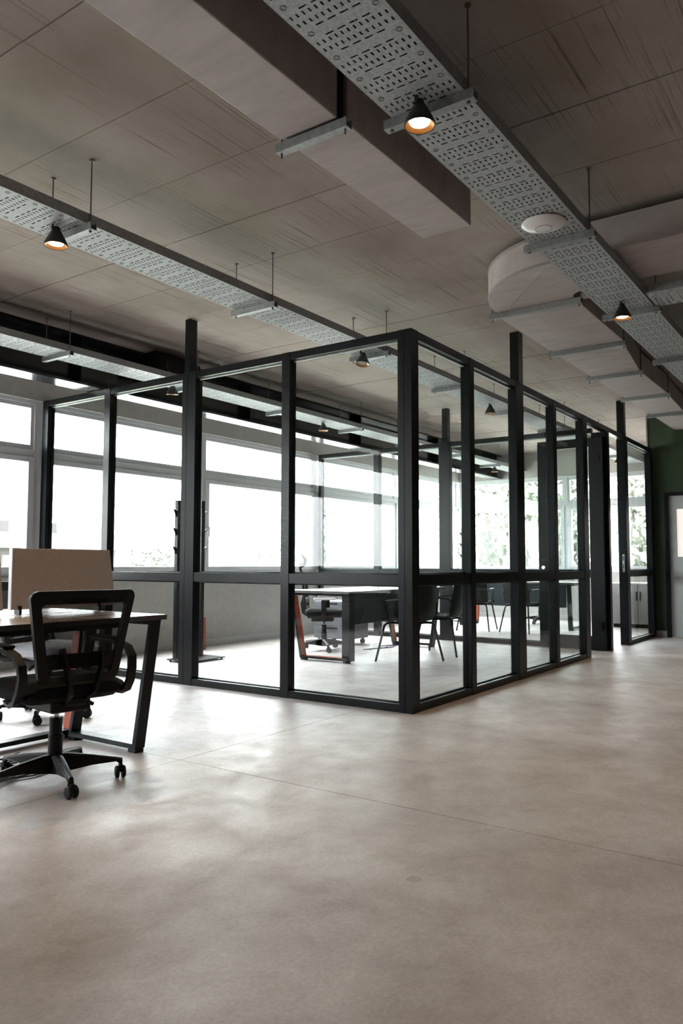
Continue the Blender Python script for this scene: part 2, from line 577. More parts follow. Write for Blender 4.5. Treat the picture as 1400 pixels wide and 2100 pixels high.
# ------------------------------------------------------------------ windows
def window(n, axis, a, b, plane):
    """bay from a to b along the wall; upper fixed light, lower sash"""
    def bx(bb, s0, s1, d0, d1, z0, z1):
        return bb.box(s0, s1, plane+d0, plane+d1, z0, z1) if axis == 'x' else bb.box(plane+d0, plane+d1, s0, s1, z0, z1)
    base = ((a+b)/2, plane, WB) if axis == 'x' else (plane, (a+b)/2, WB)
    t = thing('window_%d' % n, 'window', 'window', base)
    del t['label'], t['category']
    t['kind'] = 'structure'
    f = B()
    bx(f, a, a+.035, .02, .10, WB, WT); bx(f, b-.035, b, .02, .10, WB, WT)
    bx(f, a+.035, b-.035, .02, .10, WT-.04, WT); bx(f, a+.035, b-.035, .02, .10, WB, WB+.055)
    bx(f, a+.035, b-.035, .02, .10, 2.155, 2.235)
    f.build('window_frame', PVC, t, bevel=.004)
    s = B()   # upper sash
    bx(s, a+.035, a+.072, .035, .09, 2.235, WT-.04); bx(s, b-.072, b-.035, .035, .09, 2.235, WT-.04)
    bx(s, a+.072, b-.072, .035, .09, 2.235, 2.285); bx(s, a+.072, b-.072, .035, .09, WT-.08, WT-.04)
    s = s.build('upper_sash', PVC, t, bevel=.003)
    p = B(); bx(p, a+.070, b-.070, .055, .070, 2.283, WT-.078)
    p.build('pane', WGLASS, s)
    s = B()   # lower sash, stands a little proud
    bx(s, a+.035, a+.105, .0, .085, WB+.055, 2.155); bx(s, b-.105, b-.035, .0, .085, WB+.055, 2.155)
    bx(s, a+.105, b-.105, .0, .085, WB+.055, 1.015); bx(s, a+.105, b-.105, .0, .085, 2.10, 2.155)
    s = s.build('lower_sash', PVC, t, bevel=.004)
    p = B(); bx(p, a+.103, b-.103, .045, .060, 1.013, 2.102)
    p.build('pane', WGLASS, s)
    hb = B(); bx(hb, a+.060, a+.080, -.035, .0, 1.50, 1.53); bx(hb, a+.060, a+.080, -.04, -.025, 1.40, 1.53)
    hb.build('window_handle', PVC, s, bevel=.003)
    return t
n = 1
for a, b in ((-7.45, -5.12), (-5.12, -2.79), (-1.34, -.03), (-.03, 2.39), (2.39, 4.81), (4.81, 7.23), (7.23, X1)):
    window(n, 'x', a, b, Y1+.02)
    n += 1
for a, b in ((.06, 1.13), (1.13, 2.20), (2.20, 3.27), (3.27, Y1+.02)):
    window(n, 'y', a, b, X1+.02)
    n += 1

# ------------------------------------------------------------------ steel beam by the windows
b = thing('steel_beam', 'dark glossy steel beam under the ceiling along the windows', 'beam', (0, 3.6, 2.762))
B().box(X0, X1, 3.48, 3.72, 2.762, 2.785).build('bottom_flange', BEAM, b)
B().box(X0, X1, 3.59, 3.61, 2.785, 3.217).build('web', BEAM, b)
B().box(X0, X1, 3.48, 3.72, 3.217, ZC-.001).build('top_flange', BEAM, b)
for i in range(7):
    x = -7.5 + i*2.42
    B().box(x-.006, x+.006, 3.485, 3.589, 2.786, 3.216).build('stiffener', BEAM, b)

# ------------------------------------------------------------------ glass partitions
def glazed(t, axis, spans, zs, at, thick=.010):
    for a, b2 in spans:
        for z0, z1 in zs:
            p = B()
            if axis == 'y': p.box(at-thick/2, at+thick/2, a, b2, z0, z1)
            else: p.box(a, b2, at-thick/2, at+thick/2, z0, z1)
            p.build('glass_pane', GLASS, t)
            for (q0, q1, gm) in ((z0, z0+.010, STEEL), (z1-.010, z1, GASKET if z1 > 2 else STEEL)):
                st = B()     # slim glazing bead
                if axis == 'y': st.box(at+.006, at+.026, a, b2, q0, q1)
                else: st.box(a, b2, at+.006, at+.026, q0, q1)
                st.build('glazing_bead', gm, t)
MR0, MR1, RB, RT = .894, .975, .058, H-.062
ZS = ((RB, MR0), (MR1, RT))
D = .085   # profile depth
# short side facing the open desks (runs along y at x = 0)
t = thing('glass_partition', 'black-framed glass partition between the open desks and the near glazed office', 'partition', (0, 2.2, 0))
PL = [(.0, .115), (1.125, 1.205), (2.19, 2.355), (3.36, 3.445), (4.36, Y1)]
for i, (a, b2) in enumerate(PL):
    p = B().box(.004, D, a, b2, 0, H) if i in (0, 2) else B().box(0, D, a, b2, 0, H)
    if i in (0, 2):       # two coupled profiles with a fine groove between them
        c = a + (.062 if i == 0 else .105)
        p = B()
        p.box(0, D, a, c-.002, 0, H); p.box(0, D, c+.002, b2, 0, H); p.box(.006, D-.006, c-.002, c+.002, 0, H)
    p.build('post', STEEL, t)
for i in range(4):
    a, b2 = PL[i][1], PL[i+1][0]
    B().box(.004, D-.004, a, b2, 0, RB).build('bottom_rail', STEEL, t, bevel=.002)
    B().box(.004, D-.004, a, b2, MR0, MR1).build('middle_rail', STEEL, t, bevel=.002)
    B().box(.004, D-.004, a, b2, RT, H).build('top_rail', STEEL, t, bevel=.002)
glazed(t, 'y', [(PL[i][1], PL[i+1][0]) for i in range(4)], ZS, .045)
B().box(-.005, .085, 2.265, 2.325, H, ZC).build('ceiling_post', STEEL, t, bevel=.002)
# long side along the corridor (runs along x at y = 0)
t = thing('glass_partition', 'long black-framed glass partition along the corridor ending at the green wall', 'partition', (3.5, 0, 0))
PR = [(.086, .115), (.965, 1.05), (1.955, 2.13), (2.945, 3.035), (3.90, 4.06)]
for a, b2 in PR[1:]:
    B().box(a, b2, 0, D, 0, H).build('post', STEEL, t, bevel=.003)
B().box(.086, .106, 0, D, 0, H).build('post', STEEL, t, bevel=.002)
PR[0] = (.086, .106)
for i in range(4):
    a, b2 = PR[i][1], PR[i+1][0]
    B().box(a, b2, .004, D-.004, 0, RB).build('bottom_rail', STEEL, t, bevel=.002)
    B().box(a, b2, .004, D-.004, MR0, MR1).build('middle_rail', STEEL, t, bevel=.002)
    B().box(a, b2, .004, D-.004, RT, H).build('top_rail', STEEL, t, bevel=.002)
glazed(t, 'x', [(PR[i][1], PR[i+1][0]) for i in range(4)], ZS, .045)
B().box(4.06, 7.16, .004, D-.004, RT, H).build('top_rail', STEEL, t, bevel=.002)
B().box(2.02, 2.13, 0, .085, H, ZC).build('ceiling_post', STEEL, t, bevel=.002)
# jamb of the second room, with strike plate, and its side light
B().box(5.655, 5.785, 0, .11, 0, H).build('post', STEEL, t, bevel=.003)
sp = B(); sp.box(5.651, 5.6552, .035, .062, .945, 1.181)
sp = sp.build('strike_plate', CHROME, t, label='chrome strike plate on the black jamb')
hb = B(); hb.box(5.6495, 5.652, .043, .054, 1.10, 1.16); hb.box(5.6495, 5.652, .043, .054, 1.00, 1.06)
hb.build('latch_slot', BLACKP, sp)
B().box(5.71, 5.80, .02, .115, H, ZC).build('ceiling_post', STEEL, t, bevel=.002)
B().box(7.02, 7.158, 0, D, 0, RT).build('post', STEEL, t, bevel=.003)
B().box(5.785, 7.02, .004, D-.004, 0, RB).build('bottom_rail', STEEL, t, bevel=.002)
B().box(5.785, 7.02, .004, D-.004, MR0, MR1).build('middle_rail', STEEL, t, bevel=.002)
glazed(t, 'x', [(5.785, 7.02)], ZS, .045)
# divider between the two glazed offices
t = thing('glass_partition', 'black-framed glass partition dividing the two glazed offices', 'partition', (4.89, 2.2, 0))
XD = 4.855
PD = [(0, .20), (1.125, 1.205), (2.17, 2.34), (3.335, 3.43), (4.40, Y1)]
for i, (a, b2) in enumerate(PD):
    B().box(XD, XD+D, a, b2, 0, H if i else RT-.001).build('post', STEEL, t, bevel=.003)
for i in range(4):
    a, b2 = PD[i][1], PD[i+1][0]
    B().box(XD+.004, XD+D-.004, a, b2, 0, RB).build('bottom_rail', STEEL, t, bevel=.002)
    B().box(XD+.004, XD+D-.004, a, b2, MR0, MR1).build('middle_rail', STEEL, t, bevel=.002)
    B().box(XD+.004, XD+D-.004, a, b2, RT, H).build('top_rail', STEEL, t, bevel=.002)
glazed(t, 'y', [(PD[i][1], PD[i+1][0]) for i in range(4)], ZS, XD+.045)
B().box(XD, XD+.085, 2.20, 2.285, H, ZC).build('ceiling_post', STEEL, t, bevel=.002)
# open glazed door of the near office, folded back along the divider
t = thing('glass_door', 'open black-framed glass door folded back against the office divider', 'door', (4.80, .45, 0))
lx0, lx1, la, lb, lz0, lz1 = 4.765, 4.81, .035, .865, .008, 2.62
B().box(lx0, lx1, la, la+.175, lz0, lz1).build('stile', STEEL, t, bevel=.003)
B().box(lx0, lx1, lb-.11, lb, lz0, lz1).build('stile', STEEL, t, bevel=.003)
B().box(lx0, lx1, la+.175, lb-.11, lz0, .175).build('bottom_rail', STEEL, t, bevel=.003)
B().box(lx0, lx1, la+.175, lb-.11, lz1-.11, lz1).build('top_rail', STEEL, t, bevel=.003)
B().box(lx0+.018, lx0+.026, la+.175, lb-.11, .175, lz1-.11).build('glass_pane', GLASS, t)
hd = B()
hd.lathe([(.026,-.008),(.026,.0)], seg=16, M=Matrix.Translation((lx0, lb-.06, 1.10)) @ Matrix.Rotation(PI/2, 4, 'Y'))
hd.tube([(lx0-.004, lb-.06, 1.10),(lx0-.05, lb-.06, 1.10),(lx0-.055, lb-.075, 1.10),(lx0-.055, lb-.19, 1.10)], .0095)
hd.build('lever_handle', STEEL, t, smooth=True)
hd = B().lathe([(.022,-.006),(.022,.0)], seg=16, M=Matrix.Translation((lx0, lb-.06, 1.01)) @ Matrix.Rotation(PI/2, 4, 'Y'))
hd.build('lock_rosette', CHROME, t, smooth=True)
B().box(lx0-.02, lx0-.004, la+.04, la+.065, 2.30, 2.40).build('door_hinge', STEEL, t)
B().box(lx0-.02, lx0-.004, la+.04, la+.065, .25, .35).build('door_hinge', STEEL, t)

# ------------------------------------------------------------------ cable trays
PER = .1525
TW, TZ, TH = .326, 2.885, .058
def tray_base_mesh(nper):
    """perforated sheet, local x 0..nper*PER, y -TW/2..TW/2, z 0; every slot is a hole"""
    b = B()
    hw = TW/2
    def strip(x0, x1, holes):
        ys = [-hw]
        for h0, h1 in holes: ys += [h0, h1]
        ys.append(hw)
        for i in range(0, len(ys), 2):
            b.add([(x0,ys[i],0),(x1,ys[i],0),(x1,ys[i+1],0),(x0,ys[i+1],0)], [(3,2,1,0)])
    short = [(-.1413+.0257*i-.0036, -.1413+.0257*i+.0036) for i in range(12)]
    trans = [(-.075+.05*i-.016, -.075+.05*i+.016) for i in range(4)]
    for k in range(nper):
        o = k*PER
        rows = [(.031,.0034,trans), (.0555,.0095,short), (.0955,.0095,short), (.126,.0034,trans)]
        x = 0
        for c, hl, hs in rows:
            strip(o+x, o+c-hl, [])
            strip(o+c-hl, o+c+hl, hs)
            x = c+hl
        strip(o+x, o+PER, [])
    m = b.mesh('perforated_base')
    m.materials.append(GALV)
    return m
def tray_ring_mesh(nper):
    b = B()
    for k in range(nper):
        for sy in (-1, 1):
            c = (k*PER, sy*.132, -.0005)
            pts = [(c[0]+.0105*math.cos(2*PI*i/12), c[1]+.0105*math.sin(2*PI*i/12), c[2]) for i in range(12)]
            b.sweep(pts, [(-.0012,-.001),(.0012,-.001),(.0012,.001),(-.0012,.001)], closed=True, upv=(0,0,1))
    m = b.mesh('stamped_rings')
    m.materials.append(RINGM)
    return m
BASE10 = tray_base_mesh(10)
def strut_mesh(L):
    """open C channel along y, opening upwards"""
    b = B()
    b.box(-.02, .02, -L/2, L/2, -.040, -.037)
    b.box(-.02, -.017, -L/2, L/2, -.037, 0)
    b.box(.017, .02, -L/2, L/2, -.037, 0)
    m = b.mesh('support_strut')
    m.materials.append(GALVD)
    return m
STRUT = strut_mesh(.405)
def rod_mesh(h):
    b = B().tube([(0,0,-.05),(0,0,h)], .004, 6)
    b.lathe([(.012,h-.008),(.014,h)], seg=8)
    b.lathe([(.008,-.048),(.008,-.041)], seg=6)
    m = b.mesh('hanger_rod')
    m.materials.append(ROD)
    return m
RODM = rod_mesh(ZC-TZ)
def put(name, m, parent, loc, rz=0.0):
    o = link(name, m, None, parent)
    o.location = loc
    o.rotation_euler = (0,0,rz)
    return o
def cable_tray(label, yc, xa, nseg, group='perforated cable trays under the ceiling'):
    t = thing('cable_tray', label, 'cable tray', (xa, yc, TZ), 0, group)
    L = nseg*PER*10
    for i in range(nseg):
        put('perforated_base', BASE10, t, (i*PER*10, 0, 0))
    put('stamped_rings', tray_ring_mesh(10*nseg), t, (0, 0, 0))['kind'] = 'stuff'
    for s in (-1, 1):
        b = B()
        y = s*TW/2
        b.box(0, L, y-.001, y+.001, 0, TH)
        b.box(0, L, min(y, y-s*.012), max(y, y-s*.012), TH-.002, TH)
        b.build('side_rail', GALVD, t, local=True)
    for i in range(9):  # cables added above the sheet to darken the slots
        y = -.128 + .032*i
        B().tube([(0,y,.0155),(L,y,.0155)], .0145, 8).build('cable', CABLEB, t, smooth=True, local=True)
    for i in range(nseg+1):
        x = i*PER*10
        if i == 0 or i == nseg: continue
        put('support_strut', STRUT, t, (x, 0, 0))
        for s in (-1, 1):
            put('hanger_rod', RODM, t, (x, s*(TW/2+.010), 0))
    return t
cable_tray('perforated cable tray overhead nearest the camera, with the white access point', -1.305, -.606-PER*10*4, 9)
cable_tray('perforated cable tray passing over the near glazed office from the left', .885, -.706-PER*10*4, 11)
cable_tray('perforated cable tray beside the dark steel beam at the windows', 3.14, -.743-PER*10*4, 11)
# short branch tray leaving the near tray towards the right
t = thing('cable_tray', 'short cable tray branching off to the right above the corridor', 'cable tray', (.765, -1.482, TZ))
put('perforated_base', BASE10, t, (0, 0, 0), -PI/2)
put('stamped_rings', tray_ring_mesh(10), t, (0, 0, 0), -PI/2)['kind'] = 'stuff'
for s in (-1, 1):
    x = s*TW/2
    B().box(x-.001, x+.001, -1.525, 0, 0, TH).build('side_rail', GALVD, t, local=True)
for yy in (-.28, -1.3):
    put('support_strut', STRUT, t, (0, yy, 0), PI/2)
    for s in (-1, 1):
        put('hanger_rod', RODM, t, (s*(TW/2+.010), yy, 0))

# ------------------------------------------------------------------ ducts
def hang_strut(t, x, y0, y1, z, rods=True):
    b = B()
    b.box(x-.021, x+.021, y0, y1, z-.042, z-.039)
    b.box(x-.021, x-.018, y0, y1, z-.039, z-.001)
    b.box(x+.018, x+.021, y0, y1, z-.039, z-.001)
    b.build('support_strut', GALVD, t)
    if rods:
        for y in (y0+.02, y1-.02):
            B().tube([(x, y, z-.065), (x, y, ZC)], .005, 6).build('hanger_rod', ROD, t)
# straight rectangular duct, upper left
t = thing('air_duct', 'straight insulated rectangular air duct hung beside the nearest cable tray', 'air duct', (-4, -.75, 2.95), 0, 'insulated air ducts')
B().box(X0+.5, -2.19, -.895, -.585, 2.95, 3.20).build('duct_body', DUCT, t, bevel=.006)
B().box(-2.13, -.90, -.905, -.595, 2.952, 3.20).build('duct_body', DUCT, t, bevel=.006)
B().box(-2.19, -2.13, -.885, -.60, 2.965, 3.19).build('duct_joint', BLACKP, t)
hang_strut(t, -2.16, -.935, -.545, 2.95)
hang_strut(t, -5.2, -.935, -.545, 2.95)
# duct that crosses over the near tray and bends down the corridor
DZ0, DZ1 = 2.985, 3.20
t = thing('air_duct', 'insulated air duct with a round bend running along above the corridor', 'air duct', (3, -.7, DZ0), 0, 'insulated air ducts')
cx, cy, Ro, Ri = .69, -1.08, .715, .115
B().box(cx-Ro, cx-Ri, -5.5, cy, DZ0, DZ1).build('duct_body', DUCT, t, bevel=.006)
b = B()
n = 18
for rr in (Ri, Ro):
    for i in range(n+1):
        a = PI - (PI/2)*i/n
        for z in (DZ0, DZ1):
            b.v.append((cx+rr*math.cos(a), cy+rr*math.sin(a), z))
m2 = 2*(n+1)
for i in range(n):
    p0, p1 = 2*i, 2*i+2
    b.f += [(p0, p0+1, p1+1, p1), (m2+p0, m2+p1, m2+p1+1, m2+p0+1), (p0, p1, m2+p1, m2+p0), (p0+1, m2+p0+1, m2+p1+1, p1+1)]
b.f += [(0, m2, m2+1, 1), (2*n, 2*n+1, m2+2*n+1, m2+2*n)]
bend = b.build('duct_bend', DUCT, t, smooth=True)
b = B()
for z in (DZ0+.012, DZ1-.012):
    pts = [(cx+(Ro+.001)*math.cos(PI-(PI/2)*i/n), cy+(Ro+.001)*math.sin(PI-(PI/2)*i/n), z) for i in range(n+1)]
    b.sweep(pts, [(-.003,-.010),(.003,-.010),(.003,.010),(-.003,.010)], upv=(0,0,1))
b.build('seam_tape', DSEAM, bend)
B().bar((.02,-1.0,DZ0-.001), (.62,-.5,DZ0-.001), .004, .002).build('seam_tape', DSEAM, bend)
ya, yb = cy+Ri, cy+Ro      # -.985 .. -.365
# straight and stepped lengths after the bend: (x0, x1, y-right0, y-right1)
secs = [(.73, 2.00, -.965, -.965), (2.06, 3.16, -.945, -.815), (3.22, 4.42, -.805, -.805), (4.48, 5.66, -.795, -.735), (5.72, 7.10, -.715, -.715)]
for i, (xa, xb, r0, r1) in enumerate(secs):
    yl = ya + .62 - .02 if i == 0 else -.345
    zb = DZ0 + .004*i
    b = B()
    b.hexa([(xa, r0, zb), (xb, r1, zb), (xb, -.33, zb), (xa, -.33, zb)], [(xa, r0, DZ1), (xb, r1, DZ1), (xb, -.33, DZ1), (xa, -.33, DZ1)])
    b.build('duct_body', DUCT, t, bevel=.005)
    if i:
        xm = (secs[i-1][1]+xa)/2
        B().box(secs[i-1][1], xa, r0+.02, -.35, zb+.012, DZ1-.01).build('duct_joint', BLACKP, t)
        hang_strut(t, xm, r0-.035, -.285, zb)
B().box(cx, .73, ya+.02, yb-.02, DZ0+.012, DZ1-.01).build('duct_joint', BLACKP, t)
hang_strut(t, .71, -1.015, -.30, DZ0)
B().box(.69, .76, -1.075, -1.015, DZ0, DZ1-.01).build('duct_collar', DUCT, t)

# ------------------------------------------------------------------ fixtures on the trays
def spot(x, y, label, lit=True, power=7.0, tilt=(0.0, 0.0)):
    zb = 2.772
    t = thing('spot_lamp', label, 'lamp', (x, y, zb), 0, 'conical black lamps under the cable trays')
    Rm = Matrix.Rotation(tilt[0], 4, 'X') @ Matrix.Rotation(tilt[1], 4, 'Y')
    b = B().lathe([(.036,.016),(.058,.0015),(.061,.0),(.0625,.004),(.061,.012),(.050,.036),(.030,.074),(.019,.092),(.017,.104),(.006,.108)], seg=24, M=Rm)
    sh = b.build('lamp_shade', LAMPB, t, smooth=True, local=True)
    B().lathe([(.0575,.0012),(.0365,.0152),(.0360,.0150),(.0570,.0008),(.0575,.0012)], seg=24, M=Rm, caps=False).build('inner_ring', LAMPI, sh, smooth=True, local=True)
    B().lathe([(.030,.0105),(.038,.0125),(.038,.0148)], seg=24, M=Rm).build('lamp_face', LAMPE if lit else LAMPOFF, sh, local=True, label='glowing lamp face' if lit else None)
    B().box(-.030, -.020, -.006, .006, .082, TZ-zb).build('lamp_stem', LAMPB, t, local=True)
    B().tube([(-.026,0,.100),(.030,0,.100)], .0035, 6).build('swivel_pin', LAMPB, t, local=True)
    if lit:
        l = bpy.data.lights.new('spot_beam', 'SPOT')
        l.energy, l.color = power, (1.0, .70, .42)
        l.spot_size, l.spot_blend, l.shadow_soft_size = math.radians(95), .8, .04
        o = bpy.data.objects.new('spot_beam', l)
        COL.objects.link(o)
        o.parent = t
        o.location = (0, 0, -.006)
    return t
spot(-2.20, -1.30, 'lit black cone lamp under the nearest cable tray, left of the access point', True, 60)
spot(.70, -1.30, 'lit black cone lamp under the nearest cable tray, above the corridor', True, 60)
spot(3.66, -1.30, 'unseen black cone lamp continuing the row under the nearest tray over the corridor', True, 45)  # out of view, repeats the row; kept to light the corridor
spot(-2.32, .885, 'lit black cone lamp hanging above the open desks at the left', True, 50)
spot(.70, .885, 'unlit black cone lamp behind the corner of the glass office', False, tilt=(0.0, .22))
spot(3.36, .885, 'black cone lamp over the middle of the near glazed office', False)
spot(8.6, .885, 'black cone lamp in the farther glazed office by the doorway', False)
spot(.60, 3.14, 'black cone lamp under the beam-side tray behind the wide post', False, tilt=(.1, -.1))
spot(3.20, 3.14, 'black cone lamp under the beam-side tray in the near office', False)
spot(8.6, 3.14, 'black cone lamp under the beam-side tray in the farther office', False)
t = thing('access_point', 'white round wireless access point under the nearest cable tray', 'access point', (-.85, -1.305, TZ-.036))
B().lathe([(.004,.0),(.035,.0005),(.048,.003),(.085,.010),(.108,.020),(.117,.028),(.114,.034),(.095,.036)], seg=36).build('dome', APW, t, smooth=True, local=True)
b = B()
b.sweep([(.043*math.cos(2*PI*i/28), .043*math.sin(2*PI*i/28), .0015) for i in range(28)], [(-.0012,-.001),(.0012,-.001),(.0012,.001),(-.0012,.001)], closed=True, upv=(0,0,1))
b.build('centre_ring', DSEAM, t, local=True)
# dark ceiling unit in front of the beam
t = thing('ceiling_unit', 'black ceiling unit with a looped cable in front of the steel beam', 'ceiling unit', (.7, 3.36, 3.0))
b = B(); b.box(.50, .96, 3.29, 3.475, 3.01, 3.232)
b.build('casing', BLACKP, t, bevel=.015)
b = B(); b.box(.97, 1.14, 3.30, 3.40, 3.12, 3.20); b.build('side_bracket', BLACKP, t)
pts = [(.80-.15*math.cos(a), 3.283, 3.11+.10*math.sin(a)) for a in [PI*.95+PI*1.2*i/14 for i in range(15)]]
B().tube(pts, .004, 6).build('looped_cable', CABLE, t)

# ------------------------------------------------------------------ office chairs
def caster_mesh():
    b = B()
    for s in (-1, 1):
        b.lathe([(.015,-.008),(.027,-.008),(.029,-.004),(.029,.005),(.024,.009),(.010,.010)], seg=16,
                M=Matrix.Translation((s*.015, .008, .029)) @ Matrix.Rotation(PI/2*s, 4, 'Y'))
    b.box(-.008, .008, -.012, .020, .030, .066)
    b.prism([(-.022,.034),(.030,.034),(.026,.058),(.004,.066),(-.016,.060)], 'x', -.007, .007)
    b.lathe([(.006,.05),(.006,.085)], (0,-.004,0), 8)
    m = b.mesh('caster'); m.materials.append(BLACKP); m.shade_smooth(); m.set_sharp_from_angle(angle=math.radians(35))
    return m
CAST = caster_mesh()
def leg_mesh():
    """one arm of the five-star base, along +x"""
    b = B()
    st = [(.0, .036, .050, .135), (.06, .032, .056, .136), (.17, .025, .076, .122), (.285, .017, .084, .102), (.314, .013, .060, .096)]
    o = 0
    for x, hw, z0, z1 in st:
        b.v += [(x,-hw,z0),(x,hw,z0),(x,hw*.8,z1-.008),(x,hw*.35,z1),(x,-hw*.35,z1),(x,-hw*.8,z1-.008)]
    for i in range(len(st)-1):
        for k in range(6):
            l = (k+1) % 6
            b.f.append((i*6+k, (i+1)*6+k, (i+1)*6+l, i*6+l))
    b.f += [(0,1,2,3,4,5), tuple(24+k for k in range(6))[::-1]]
    m = b.mesh('base_leg'); m.materials.append(BLACKP)
    return m
LEGM = leg_mesh()
def rounded(w0, w1, z0, z1, r, n=5):
    """outline of a rounded trapezoid in x-z, half widths w0 (bottom) and w1 (top)"""
    out = []
    for cxx, czz, a0 in ((w0-r, z0+r, -PI/2), (w1-r, z1-r, 0), (-w1+r, z1-r, PI/2), (-w0+r, z0+r, PI)):
        for i in range(n+1):
            a = a0 + PI/2*i/n
            out.append((cxx+r*math.cos(a), czz+r*math.sin(a)))
    return out
def office_chair(name, label, loc, rz, star=0.0, seat_mat=BLACKF, arms='loop', headrest=False, group='black office chairs', back_top=.925, low=0.0):
    """faces +y; origin on the floor under the column"""
    t = thing(name, label, 'chair', loc, rz, group)
    hub = B().lathe([(.030,.050),(.038,.062),(.038,.125),(.030,.130)], seg=18)
    hub = hub.build('base_hub', BLACKP, t, smooth=True, local=True)
    for i in range(5):
        a = star + 2*PI*i/5
        put('base_leg', LEGM, t, (0,0,0), a)
        put('caster', CAST, t, (.306*math.cos(a), .306*math.sin(a), 0), a*1.7+.6*i)
    B().lathe([(.034,.125),(.034,.225),(.030,.228),(.030,.31)], seg=18).build('column_cover', BLACKP, t, smooth=True, local=True)
    B().lathe([(.014,.31),(.014,.395)], seg=14).build('gas_lift', CHROME, t, smooth=True, local=True)
    b = B(); b.box(-.10, .10, -.15, .12, .352, .412); b.box(-.05, .05, -.20, -.12, .385, .43)
    b.build('tilt_mechanism', BLACKP, t, bevel=.012, local=True)
    b = B().tube([(.05,.02,.388),(.15,.02,.370),(.19,.02,.350)], .005, 6)
    b.tube([(.165,.02,.3625),(.205,.02,.343)], .010, 8)
    b.build('lever', BLACKP, t, smooth=True, local=True)
    # seat cushion: rounded slab with a waterfall front
    b = B()
    nx, ny = 10, 10
    hw, y0, y1 = .26, -.215, .27
    def S_(u, v):
        x = -hw + 2*hw*u; y = y0 + (y1-y0)*v
        e = max(0, abs(2*u-1)-.72)/.28; f = max(0, abs(2*v-1)-.72)/.28
        k = 1-.06*e*e
        return x*(1-.05*f*f), y*(1-.04*e*e), e, f
    for top in (1, 0):
        for j in range(ny+1):
            for i in range(nx+1):
                x, y, e, f = S_(i/nx, j/ny)
                z = (  .505 - .028*e*e - .028*f*f - .012*max(0, y-.15)/.115) if top else (.405 + .03*e*e + .03*f*f)
                b.v.append((x, y, z))
    q = (nx+1)*(ny+1)
    for j in range(ny):
        for i in range(nx):
            a = j*(nx+1)+i
            b.f.append((a, a+1, a+nx+2, a+nx+1)); b.f.append((q+a, q+a+nx+1, q+a+nx+2, q+a+1))
    edge = [i for i in range(nx+1)] + [j*(nx+1)+nx for j in range(1, ny+1)] + [ny*(nx+1)+i for i in range(nx-1, -1, -1)] + [j*(nx+1) for j in range(ny-1, 0, -1)]
    for i, a in enumerate(edge):
        c = edge[(i+1) % len(edge)]
        b.f.append((a, q+a, q+c, c))
    b.build('seat', seat_mat, t, smooth=True, local=True)
    # back: rounded frame leaning back a little, net stretched inside
    def lean(x, z):
        k = (z-.50)/.43
        return (x, -.215 - .055*k - .03*math.sin(max(0, min(1, k))*PI)*0 - .035*(1-(x/.25)**2)*.8 + .02, z)
    z0b = .50 + low
    outer = rounded(.202, .262, z0b, back_top, .035)
    inner = rounded(.160, .212, z0b+.035, back_top-.060, .022)
    b = B()
    m = len(outer)
    for lst, dy in ((outer, .012), (inner, .012), (inner, -.012), (outer, -.012)):
        for x, z in lst:
            p = lean(x, z); b.v.append((p[0], p[1]+dy, p[2]))
    for r in range(4):
        for i in range(m):
            j = (i+1) % m
            b.f.append((r*m+i, ((r+1) % 4)*m+i, ((r+1) % 4)*m+j, r*m+j))
    b.build('back_frame', BLACKP, t, smooth=True, local=True)
    b = B()
    nn = 8
    for j in range(nn+1):
        for i in range(nn+1):
            z = z0b+.02 + (back_top-.04-z0b-.02)*j/nn
            hwid = .178 + .052*j/nn
            b.v.append(lean(-hwid+2*hwid*i/nn, z))
    for j in range(nn):
        for i in range(nn):
            a = j*(nn+1)+i
            b.f.append((a, a+1, a+nn+2, a+nn+1))
    b.build('back_net', NET, t, smooth=True, local=True)
    b = B().bar(lean(-.19, .60), lean(.19, .60), .02, .07); b.build('lumbar_bar', BLACKP, t, bevel=.008, local=True)
    b = B()
    for s in (-1, 1):
        b.sweep([(s*.10, -.235, .66), (s*.085, -.262, .56), (s*.06, -.25, .46), (s*.04, -.17, .41)], [(-.018,-.008),(.018,-.008),(.018,.008),(-.018,.008)])
    b.build('back_support', BLACKP, t, local=True)
    for s in (-1, 1):
        b = B()
        x = s*.282
        if arms == 'loop':
            pts = [(x,.16,.655),(x,.05,.662),(x,-.08,.655),(x,-.17,.635),(x-s*.004,-.215,.595),(x-s*.008,-.222,.54),(x-s*.006,-.205,.48),(x-s*.006,-.175,.435),(x-s*.012,-.12,.415),(x-s*.035,-.02,.418),(x-s*.10,.05,.418)]
            b.sweep(pts, [(-.020,-.010),(.020,-.010),(.020,.010),(-.020,.010)], upv=(1,0,0) if False else None)
            ar = b.build('armrest', BLACKP, t, smooth=True, local=True)
            B().box(x-.030, x+.030, -.10, .17, .662, .680).build('arm_pad', BLACKP, ar, bevel=.008, local=True)
        else:
            b.sweep([(x-s*.10,.02,.42),(x-s*.01,.02,.425),(x,.02,.45),(x,.02,.62)], [(-.028,-.012),(.028,-.012),(.028,.012),(-.028,.012)])
            ar = b.build('armrest', BLACKP, t, local=True)
            B().box(x-.038, x+.038, -.10, .16, .62, .648).build('arm_pad', APW if arms == 'pale' else BLACKP, ar, bevel=.01, local=True)
    if headrest:
        b = B()
        b.sweep([(-.018,-.27,.90),(-.018,-.30,1.0),(-.018,-.285,1.06)], [(-.014,-.006),(.014,-.006),(.014,.006),(-.014,.006)])
        b.build('headrest_stem', BLACKP, t, local=True)
        pts = [(.105*math.cos(a), -.265-.02*math.sin(a)**2+.03*math.cos(a)**2, 1.085+.075*math.sin(a)) for a in [2*PI*i/24 for i in range(24)]]
        b = B().tube(pts, .014, 8, closed=True); b.build('headrest_loop', BLACKP, t, smooth=True, local=True)
    return t
office_chair('office_chair', 'black mesh-back office chair in front of the open desk, back to the camera', (-2.46, .575, 0), math.radians(-8), math.radians(-112+8))
